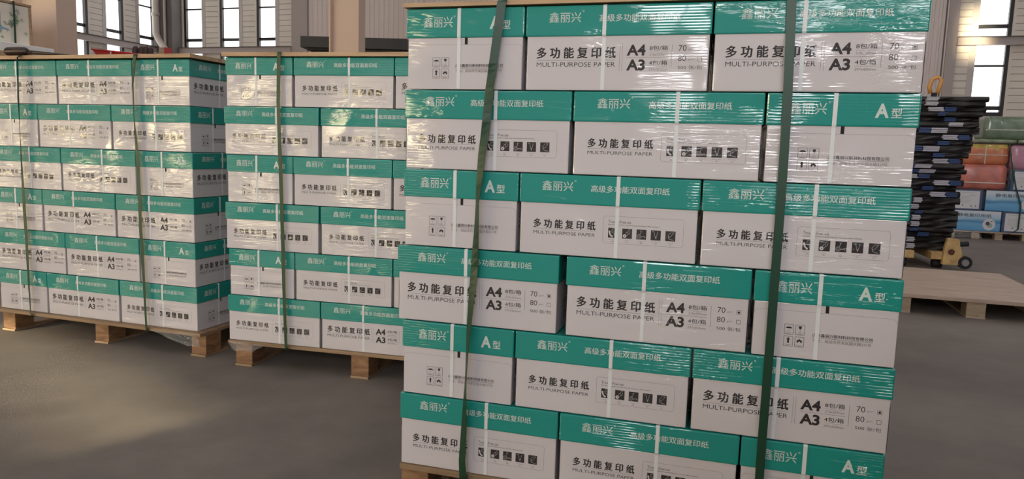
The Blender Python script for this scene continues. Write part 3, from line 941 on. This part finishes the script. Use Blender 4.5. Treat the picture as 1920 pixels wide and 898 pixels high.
# pallet of leaf-print packs behind, at the edge of the photo
LU0, LV0 = -5.47, 4.59
def leaf_pack(z0, z1, name, lab):
    T = HMAT @ Matrix.Translation((LU0, LV0, z0))
    t = thing(name, lab, 'pack', T.translation, HA, 'leaf-print packs on the far left pallet')
    mb = MB(); H = z1 - z0
    mb.box(-.9, 0, -1.1, 0, 0, H, 'leaf_card', None, .006)
    F = Face(mb, lambda u, v, e: (e, -1.1 + u, v))
    rr = random.Random(int(z0 * 100))
    def leaf(u, v, s, mat):
        for k in range(5):
            a = math.radians(-60 + 55 * k + rr.uniform(-15, 15)) + PI / 2 * 0
            F.poly([(u, v), (u + s * .5 * math.cos(a + .35), v + s * .5 * math.sin(a + .35)), (u + s * math.cos(a), v + s * math.sin(a)), (u + s * .5 * math.cos(a - .35), v + s * .5 * math.sin(a - .35))], mat, .0012 + .0002 * k)
    for i in range(110):
        u, v = rr.uniform(60, 1060), rr.uniform(40, H * 1000 - 48)
        leaf(u, v, rr.choice((13, 16, 20, 30)), rr.choice(('leaf_green', 'leaf_grey', 'leaf_grey')))
    for uu in (250, 780):
        F.rect(uu, uu + 70, H * 470, H * 720, 'print_pink', .0009)
        F.poly([(uu - 60, H * 420), (uu + 60, H * 440), (uu + 150, H * 330), (uu + 40, H * 350), (uu - 60, H * 330)], 'print_blue', .0010)
        leaf(uu - 20, H * 240, 32, 'leaf_green'); leaf(uu + 40, H * 820, 30, 'leaf_green')
    mb.build('pack_body', t)
    mb = MB()   # raised corner board along the edge
    mb.box(-.04, .006, -.018, .006, 0, H, 'ply', None, .001)
    mb.build('corner_board', t)
    return t
zs = [.13, .48, .83, 1.18]
for i, z in enumerate(zs):
    leaf_pack(z, z + .344, 'leaf_pack', ('white leaf-print pack lowest of the stack behind the left-hand pallet', 'white leaf-print pack second up, hidden behind the left-hand pallet',
              'white leaf-print pack third up, hidden behind the left-hand pallet', 'white leaf-print pack under the white sheet, behind the left-hand stack')[i])
T = HMAT @ Matrix.Translation((LU0, LV0, 0))
mb = MB(); mb.box(-1.0, .16, -1.25, .12, 1.535, 1.572, 'ply', T, .002)
tag(mb.build('plywood_sheet'), 'tan board between the leaf-print packs at the left edge', 'board')
mb = MB(); mb.box(-1.0, .13, -1.25, .09, 1.5725, 1.646, 'foam_white', T, .006)
tag(mb.build('foam_sheet'), 'bright white sheet under the topmost leaf-print pack', 'sheet')
leaf_pack(1.647, 1.955, 'leaf_pack', 'topmost white leaf-print pack at the upper left corner')
mb = MB(); mb.box(-.9, .008, -1.11, .008, 1.9575, 1.974, 'ply', T, .002)
tag(mb.build('plywood_sheet'), 'thin board capping the leaf-print packs at upper left', 'board')
mb = MB()
for d in (-.150,):
    mb.box(.0150, .0165, d - .008, d + .008, 1.647, 1.9765, 'green_strap', T); mb.box(-.9, .0165, d - .008, d + .008, 1.9745, 1.9765, 'green_strap', T)
tag(mb.build('packing_strap'), 'narrow green strap over the leaf-print packs', 'strap')
r = thing('wooden_pallet', 'wooden pallet beneath the leaf-print packs behind the left-hand stack', 'pallet', T @ Vector((-.95, -1.12, 0)), HA)
pallet_mesh(r, .97, 1.14, (.0, .44, .88), 0, .105, .129)

# red machine with rollers behind the left-hand stack
def px_at(px, py, Y):
    """world point on the plane y = Y seen at a photo position (measuring aid)"""
    c = Vector(((px - 960) / F_PX, -(py - 449) / F_PX, -1))
    d = M.to_3x3() @ c
    return d * (Y / d.y) + Vector((0, 0, CAM_H))
q = px_at(172, 92, 7.0)
r = thing('red_machine', 'red steel machine with a flared tray and brown rollers, beyond the left-hand stack', 'machine', (q.x, 7.0, 0), -.16)
mb = MB(); mb.box(.10, .62, .02, .5, .02, q.z - .10, 'red_paint', None, .01); mb.build('cabinet', r)
mb = MB(); z1 = q.z
# flared tray: sloping near side with a rolled lip, deeper at one end
mb.add([(0, 0, z1), (.60, 0, z1 - .055), (.60, 0.03, z1 - .13), (.085, .03, z1 - .13), (0, .45, z1), (.60, .45, z1 - .055), (.60, .42, z1 - .13), (.085, .42, z1 - .13)],
       [[0, 1, 2, 3], [5, 4, 7, 6], [4, 0, 3, 7], [1, 5, 6, 2], [3, 2, 6, 7]], 'red_paint')
mb.tube([(-.005, 0, z1), (.30, -.002, z1 - .026), (.60, 0, z1 - .054)], .008, 'red_paint', 8)
mb.box(.196, .206, -.012, .0, z1 - .085, z1 - .02, 'label_white')
mb.build('tray', r)
for i, (x, rad, hh) in enumerate(((.375, .028, .085), (.44, .03, .082), (.485, .03, .083), (.53, .026, .075))):
    mb = MB(); zc = z1 - .045
    mb.tube([(x, .10, zc - .02), (x, .10, zc + hh * .3), (x + .004, .10, zc + hh * .8), (x, .10, zc + hh)], [rad * .9, rad, rad * .95, rad * .6], 'brown_rubber', 12)
    mb.build('roller', r, True)
mb = MB(); mb.box(.33, .58, .06, .14, z1 - .075, z1 - .05, 'steel_beam', None, .004); mb.build('roller_bracket', r)
q2 = px_at(298, 101, 6.9)
r = thing('timber_post', 'short timber post with a red painted end, beside the red machine', 'post', (q2.x, 6.9, 0), -.2)
mb = MB(); mb.box(0, .055, 0, .09, 0, q2.z + .058, 'block_pale', None, .002); mb.build('post_body', r)
mb = MB(); mb.box(.0555, .072, -.002, .092, q2.z - .3, q2.z + .06, 'red_paint', None, .002); mb.build('red_end', r)

# dark machine seen between and past the far column
qa = px_at(563, 67, 15.0); qb = px_at(764, 66, 15.0)
r = thing('dark_machine', 'long dark machine hood beyond the far column, above the middle stack', 'machine', (qa.x, 15.0, 0), -.02)
L = qb.x - qa.x; zt = qa.z
mb = MB(); mb.box(0, L, 0, 1.5, zt - .22, zt, 'machine_dark', None, .01); mb.build('hood', r)
mb = MB(); mb.box(.12, L - .02, .06, 1.4, zt - .26, zt - .221, 'machine_black', None, .004); mb.build('hood_rim', r)
mb = MB(); mb.box(.21, L - .06, .10, 1.35, 0, zt - .261, 'machine_black', None, .01); mb.build('cabinet', r)

# ------------------------------------------------------------------ right side: empty pallet, bundles, pallet truck, goods
r = thing('wooden_pallet', 'empty pale plywood pallet on the floor at the right', 'pallet', (2.43, 4.655, 0), -.315)
pallet_mesh(r, .97, 1.32, (.02, .437, .855), .0, .100, .123, ('ply_pale', 'block_pale'), .108, .13)

# leaning stack of black bundles with blue and white sheets
SX, SY, SR = 3.47, 6.80, -.22
rr = random.Random(21)
def bundle_proto(w, d, h, spots):
    t = thing('sheet_bundle', 'x', 'bundle')
    mb = MB(); n = 9; vs = []
    # a floppy folded black cover: top and bottom skins with a wavy edge
    for zf in (0, .35, .7, 1):
        for i in range(n + 1):
            wob = rr.uniform(-.012, .012) if 0 < zf < 1 else rr.uniform(-.006, .006)
            vs.append((w * i / n, (0 if zf in (0, 1) else -.012) + wob, h * zf))
        vs.append((w + rr.uniform(-.01, .02), d * .5, h * zf)); vs.append((w, d, h * zf)); vs.append((0, d, h * zf))
    q = n + 4; fs = []
    for k in range(3):
        for i in range(q):
            fs.append([k * q + i, k * q + (i + 1) % q, (k + 1) * q + (i + 1) % q, (k + 1) * q + i])
    fs += [list(range(q))[::-1], list(range(3 * q, 4 * q))]
    mb.add(vs, fs, 'black_cover'); mb.build('black_cover', t)
    for (a, b, mat, nm) in spots:
        mb = MB(); m = 3; zz = h * .12
        for k in range(m):
            e = rr.uniform(-.008, .006)
            mb.box(a + e, b + e, -.03 - rr.uniform(0, .012), .1, zz, zz + h * .22, mat, None, .0015); zz += h * .27
        mb.build(nm, t)
    return t
specs = []
for q in range(9):
    a = rr.uniform(.08, .36); w1 = rr.uniform(.06, .13); w2 = rr.uniform(.06, .15)
    wh = ('white_sheets', 'white_sheets'); bl = ('blue_sheets', 'blue_sheets')
    if rr.random() < .35: wh, bl = bl, wh
    sp_ = [(a, a + w1, *wh), (a + w1 + .004, min(.57, a + w1 + w2), *bl)]
    if rr.random() < .25: sp_ = sp_[:1]
    specs.append((rr.uniform(.036, .062), sp_))
specs[0] = (.045, [(.10, .20, 'white_sheets', 'white_sheets')])
protos = [bundle_proto(.60, .55, h, s) for h, s in specs]
used = set(); z = .162; zc = []
TOPB = 1.505
order = []
while z < TOPB - .085:
    k = rr.randrange(1, 9); order.append((k, z)); z += specs[k][0] + .002
# lean: how far each bundle reaches to the right, by height
def lean(z):
    pts = [(.1, -.07), (.35, -.07), (.6, -.05), (.8, -.01), (.95, .0), (1.1, .03), (1.3, .10), (1.5, .17)]
    for (a, x), (b, y) in zip(pts, pts[1:]):
        if z <= b: return x + (y - x) * (z - a) / (b - a)
    return pts[-1][1]
nw = ['topmost', 'second from the top', 'third from the top', 'fourth from the top', 'fifth from the top', 'sixth from the top', 'seventh from the top', 'eighth from the top',
      'ninth from the top', 'tenth from the top', 'eleventh from the top', 'twelfth from the top', 'thirteenth from the top', 'fourteenth from the top', 'fifteenth from the top']
order.append((0, z)); z += .047
order.append((0, z)); order = order[::-1]
n = len(order)
for i, (k, zz) in enumerate(order):
    loc = (SX + lean(zz) + rr.uniform(-.045, .03), SY + rr.uniform(-.012, .012), zz); rot = SR + rr.uniform(-.10, .10)
    if i == 0: rot = SR - .12; loc = (loc[0] - .02, loc[1] + .06, zz)
    if k not in used: o = protos[k]; used.add(k); o.location = loc; o.rotation_euler = (0, 0, rot)
    else: o = dup(protos[k], loc, rot)
    nm = nw[i] if i < 10 else '%s from the bottom' % ['lowest', 'second', 'third', 'fourth', 'fifth', 'sixth', 'seventh', 'eighth', 'ninth', 'tenth', 'eleventh', 'twelfth', 'thirteenth', 'fourteenth', 'fifteenth', 'sixteenth', 'seventeenth', 'eighteenth'][n - 1 - i]
    if i == n - 1: nm = 'lowest'
    o['label'] = 'black covered bundle of blue and white sheets, %s of the leaning stack' % nm
    o['category'] = 'bundle'; o['group'] = 'bundles in the leaning stack'
for k, o in enumerate(protos):
    if k not in used:
        for c in list(o.children): bpy.data.objects.remove(c)
        bpy.data.objects.remove(o)

# yellow pallet truck under the leaning bundles, its tiller standing behind
r = thing('pallet_truck', 'worn yellow pallet truck under the leaning black bundles', 'pallet truck', (SX, SY, 0), SR)
for a in (.06, .36):
    mb = MB(); mb.box(a, a + .16, -.10, 1.15, .085, .155, 'yellow_paint', None, .008); f = mb.build('fork', r)
    mb = MB(); mb.cyl((a + .04, .0, .041), (a + .12, .0, .041), .04, .04, 'rubber_black', 18); mb.build('wheel', f)
mb = MB()     # bracket plate with a boss and a rusty pin
mb.add([(.44, -.145, .05), (.60, -.145, .05), (.60, -.145, .13), (.56, -.145, .28), (.47, -.145, .29), (.45, -.145, .20), (.44, -.10, .05), (.60, -.10, .05), (.60, -.10, .13), (.56, -.10, .28), (.47, -.10, .29), (.45, -.10, .20)],
       [[0, 1, 2, 3, 4, 5], [11, 10, 9, 8, 7, 6], [0, 6, 7, 1], [1, 7, 8, 2], [2, 8, 9, 3], [3, 9, 10, 4], [4, 10, 11, 5], [5, 11, 6, 0]], 'yellow_paint')
b_ = mb.build('bracket', r)
mb = MB(); mb.cyl((.505, -.155, .165), (.505, -.10, .165), .026, .026, 'rust', 18); mb.build('pin', b_)
mb = MB(); mb.cyl((.625, -.15, .075), (.625, -.10, .075), .058, .058, 'rubber_black', 24)
w_ = mb.build('wheel', r); mb = MB(); mb.cyl((.625, -.156, .075), (.625, -.10, .075), .030, .030, 'steel', 16); mb.build('hub', w_)
mb = MB(); mb.cyl((.57, -.13, .235), (.64, -.13, .245), .022, .022, 'rubber_black', 12); mb.build('pedal', r)
mb = MB(); mb.box(.12, .46, 1.15, 1.29, .06, .52, 'yellow_paint', None, .01); mb.build('pump_housing', r)
qh = px_at(1752, 172, 8.0)
Tm = (Matrix.Translation((SX, SY, 0)) @ Matrix.Rotation(SR, 4, 'Z')).inverted()
hh = Tm @ qh
mb = MB(); mb.tube([(.30, 1.22, .5), (hh.x, hh.y, hh.z - .05)], .014, 'rubber_black', 10); ti = mb.build('tiller', r, True)
mb = MB(); mb.box(hh.x - .025, hh.x + .025, hh.y - .02, hh.y + .02, hh.z - .07, hh.z - .01, 'rubber_black', None, .006); mb.build('control_head', ti)
mb = MB(); lp = [(hh.x - .035 + .0, hh.y, hh.z - .02), (hh.x - .055, hh.y, hh.z + .05), (hh.x - .03, hh.y, hh.z + .13), (hh.x + .025, hh.y, hh.z + .155), (hh.x + .06, hh.y, hh.z + .12), (hh.x + .045, hh.y, hh.z + .05), (hh.x + .03, hh.y, hh.z - .02)]
mb.tube(lp, .021, 'orange_paint', 10); mb.build('loop_handle', ti, True)

# pallet of mixed wrapped goods against the far right
GX, GY, GR = 5.60, 9.50, -.30
TG = Matrix.Translation((GX, GY, 0)) @ Matrix.Rotation(GR, 4, 'Z')
r = thing('wooden_pallet', 'wooden pallet under the blue cartons and wrapped packs at far right', 'pallet', (GX, GY, 0), GR)
pallet_mesh(r, 1.25, 1.0, (.02, .30, .56, .86, 1.13), .0, .082, .100, ('ply_pale', 'block_pale'), .09, .10)
BL, BS, BH = .60, .34, .262
def blue_carton():
    t = thing('blue_carton', 'x', 'carton')
    mb = MB(); mb.box(-BL / 2, BL / 2, -BS / 2, BS / 2, 0, BH, 'navy_card', None, .004); 
    for P in (lambda u, v, e: (u - BL / 2, -BS / 2 - e, v), lambda u, v, e: (BL / 2 - u, BS / 2 + e, v)):
        F = Face(mb, P)
        F.rect(6, BL * 1000 - 6, 5, BH * 1000 - 5, 'blue_wave_card', .0008)
        F.text('静电复印用纸', 110, 490, 178, 222, 'print_dark', 0.02, .0016)
        F.disc(470, 90, 72, 'label_white', 24, .0016)
        F.disc(455, 102, 24, 'print_dark', 12, .0024); F.disc(480, 78, 30, 'leaf_grey', 12, .0022); F.poly([(478, 128), (505, 140), (508, 130), (482, 122)], 'print_dark', .0024)
    mb.build('carton_body', t)
    for sgn in (-1, 1):
        mb = MB()
        if sgn < 0: P = lambda u, v, e: (-BL / 2 - e, BS / 2 - u, v)
        else: P = lambda u, v, e: (BL / 2 + e, u - BS / 2, v)
        F = Face(mb, P)
        F.rect(32, 308, 18, 244, 'label_white', .0010)
        F.rect(60, 250, 222, 226, 'leaf_grey', .0016)
        F.rect(190, 255, 190, 194, 'print_dark', .0016)
        for k in range(6): F.rect(60, 60 + 150 - 14 * (k % 3), 168 - 16 * k, 171 - 16 * k, 'leaf_grey', .0016)
        F.disc(122, 60, 8, 'print_dark', 10, .0016); F.disc(220, 52, 8, 'print_dark', 10, .0016); F.rect(266, 274, 40, 66, 'print_dark', .0016)
        mb.build('end_label', t)
    return t
bc = blue_carton(); bfirst = [True]
def put_blue(u, d, z, rot, label):
    q = TG @ Vector((u, d, z))
    if bfirst[0]: o = bc; bfirst[0] = False; o.location = q; o.rotation_euler = (0, 0, GR + rot)
    else: o = dup(bc, q, GR + rot)
    o['label'] = label; o['category'] = 'carton'; o['group'] = 'blue cartons on the far right pallet'
B0 = .1005
put_blue(.31, BS / 2, B0, 0, 'pale blue wave-print carton on the pallet deck, lowest row at far right')
put_blue(.62 + BS / 2, BL / 2, B0, PI / 2, 'blue carton showing its white label, lowest row beside the wave print')
put_blue(.985 + BS / 2 + .01, BL / 2, B0, PI / 2, 'blue carton at the outer end of the lowest row, beyond the label')
put_blue(.01 + BS / 2 + .03, BL / 2, B0 + BH + .002, PI / 2, 'blue carton showing its white label, below the red pack')
put_blue(.39 + BL / 2 + .02, BS / 2, B0 + BH + .002, 0, 'pale blue wave-print carton in the second row at far right')
put_blue(.67 + BS / 2, BL / 2, B0 + 2 * BH + .004, PI / 2, 'highest blue carton, white label beside the red pack')
put_blue(1.03 + BS / 2, BL / 2, B0 + 2 * BH + .004, PI / 2, 'blue carton at the outer end of the third row')
def soft_pack(name, u0, u1, d0, d1, z0, z1, mat, label, bands=(), inflate=.012, cat='pack', extra=None):
    """a shrink-wrapped soft bundle: rounded, slightly bulging"""
    t = thing(name, label, cat, TG @ Vector(((u0 + u1) / 2, (d0 + d1) / 2, z0)), GR)
    bm = bmesh.new(); bmesh.ops.create_cube(bm, size=1)
    bmesh.ops.subdivide_edges(bm, edges=bm.edges[:], cuts=7, use_grid_fill=True)
    w, d, h = u1 - u0, d1 - d0, z1 - z0; rr = random.Random(len(label))
    for v in bm.verts:
        x, y, z = v.co
        bx = 1 - (2 * abs(x)) ** 4 * .0; c = v.co.copy()
        k = 1 - .06 * (max(abs(x), abs(y)) > .49) * (abs(z) > .49)
        j = rr.uniform(-.004, .004)
        bul = inflate * (1 - (2 * z) ** 2)
        v.co = Vector((x * w * k + (bul if x > .49 else -bul if x < -.49 else 0) * .3 + j * (abs(x) > .49), y * d * k + (-bul if y < -.49 else 0) + j * (y < -.49), (z + .5) * h))
    mb = MB(); mb.bm(bm, mat); mb.build('wrapped_body', t, True)
    for (axis, at, wd, bmname) in bands:
        m2 = MB()
        y = -d / 2 - inflate - .006
        if axis == 'h': m2.box(-w / 2 + .008, w / 2 - .008, y, y + .006, at * h - wd / 2, at * h + wd / 2, bmname)
        else: m2.box(at * w - w / 2 - wd / 2, at * w - w / 2 + wd / 2, y, y + .006, .012, h - .012, bmname)
        m2.build('band', t)
    if extra: extra(t, w, d, h)
    return t
Z3 = B0 + 2 * BH + .005
soft_pack('wrapped_pack', .10, .615, .02, .5, Z3, Z3 + .315, 'pack_red', 'red wrapped pack on the blue cartons, below the orange pack', [('h', .28, .012, 'ribbon_pale')])
def yellow_top(t, w, d, h):
    m2 = MB(); m2.box(-w / 2 + .006, w / 2 - .006, -d / 2 - .008, d / 2 - .01, h - .095, h + .002, 'pack_yellow', None, .01); m2.build('yellow_panel', t)
soft_pack('wrapped_pack', .12, .62, .05, .5, Z3 + .316, Z3 + .575, 'pack_orange', 'orange wrapped pack with a yellow top panel', [('v', .50, .012, 'ribbon_pale'), ('h', .48, .010, 'ribbon_pale')], extra=yellow_top)
soft_pack('wrapped_pack', .650, 1.25, .04, .5, Z3 + BH + .002, Z3 + .575, 'pack_pink', 'pink wrapped pack above the highest blue carton', [('h', .55, .006, 'pack_pink')], inflate=.006)
ZL = Z3 + .578
mb = MB(); mb.box(.10, 1.25, .03, .6, ZL, ZL + .012, 'brown_rubber', TG, .003)
tag(mb.build('layer_board'), 'dark board between the pink pack and the green packs', 'board')
soft_pack('wrapped_pack', .30, .70, .05, .5, ZL + .0125, ZL + .06, 'pack_pale_green', 'flat pale green pack under the big grey-green pack', inflate=.004)
soft_pack('wrapped_pack', .72, 1.2, .05, .5, ZL + .0125, ZL + .06, 'pack_pale_green', 'flat pale green pack at the photo edge, on the dark board', inflate=.004)
soft_pack('wrapped_pack', .335, .825, .05, .5, ZL + .061, ZL + .34, 'pack_green', 'big grey-green wrapped pack on top of the goods', [('h', .42, .010, 'ribbon_pale')])
def bright_label(t, w, d, h):
    m2 = MB(); F = Face(m2, lambda u, v, e: (u - w / 2, -d / 2 - .016 - e, v))
    F.rect(18, 90, h * 1000 * .62, h * 1000 * .95, 'ribbon_pale', 0); F.rect(26, 82, h * 1000 * .70, h * 1000 * .90, 'pack_green_bright', .001)
    F.rect(12, 22, 12, h * 1000 * .95, 'ribbon_pale', 0); F.rect(18, 80, 14, 44, 'ribbon_pale', 0)
    m2.build('front_label', t)
soft_pack('wrapped_pack', .855, 1.25, .05, .5, ZL + .061, ZL + .345, 'pack_green_bright', 'bright green wrapped pack with a pale label at the photo edge', [('h', .52, .010, 'ribbon_pale')], extra=bright_label)
# green strap down the goods and crumpled film at the pallet foot
mb = MB(); sp = [(.60, -.03, ZL + .02), (.64, -.035, ZL - .2), (.72, -.03, Z3 + .05), (.80, -.02, B0 + .35), (.80, -.018, B0 + .05), (.74, -.012, .10), (.55, -.012, .06)]
vs = []
for u, d, z in sp: vs += [TG @ Vector((u - .009, d, z)), TG @ Vector((u + .009, d, z)), TG @ Vector((u + .009, d - .0015, z)), TG @ Vector((u - .009, d - .0015, z))]
fs = [[4 * i + j, 4 * i + (j + 1) % 4, 4 * i + 4 + (j + 1) % 4, 4 * i + 4 + j] for i in range(len(sp) - 1) for j in range(4)]
mb.add(vs, fs, 'green_strap')
tag(mb.build('packing_strap'), 'dark green strap slanting down the goods at far right', 'strap')
mb = MB(); rr = random.Random(9); n, mm = 16, 8; vs = []
for i in range(n + 1):
    for j in range(mm + 1):
        s, t = i / n, j / mm
        vs.append(TG @ Vector((-.01 + .40 * s, -.02 - .06 * t + rr.uniform(-.02, .005), .012 + (.10 - .05 * s) * (1 - t) + rr.uniform(0, .02))))
mb.add(vs, [[i * (mm + 1) + j, (i + 1) * (mm + 1) + j, (i + 1) * (mm + 1) + j + 1, i * (mm + 1) + j + 1] for i in range(n) for j in range(mm)], 'clear_film')
tag(mb.build('stretch_film'), 'crumpled clear film at the foot of the far right pallet', 'stretch film')

# low sun reaching the far wall through a rear window
sunbeam('sunbeam', -9.0, V_REAR + .3, 3.6, 5.05, V_BACK, 4.0, .35, 1.0, 8, math.radians(1.2))
sunbeam('floor_sunbeam', -9.0, V_REAR + .3, 3.4, -2.5, 2.15, 0.0, 2.4, .03, 3.0, math.radians(.6))
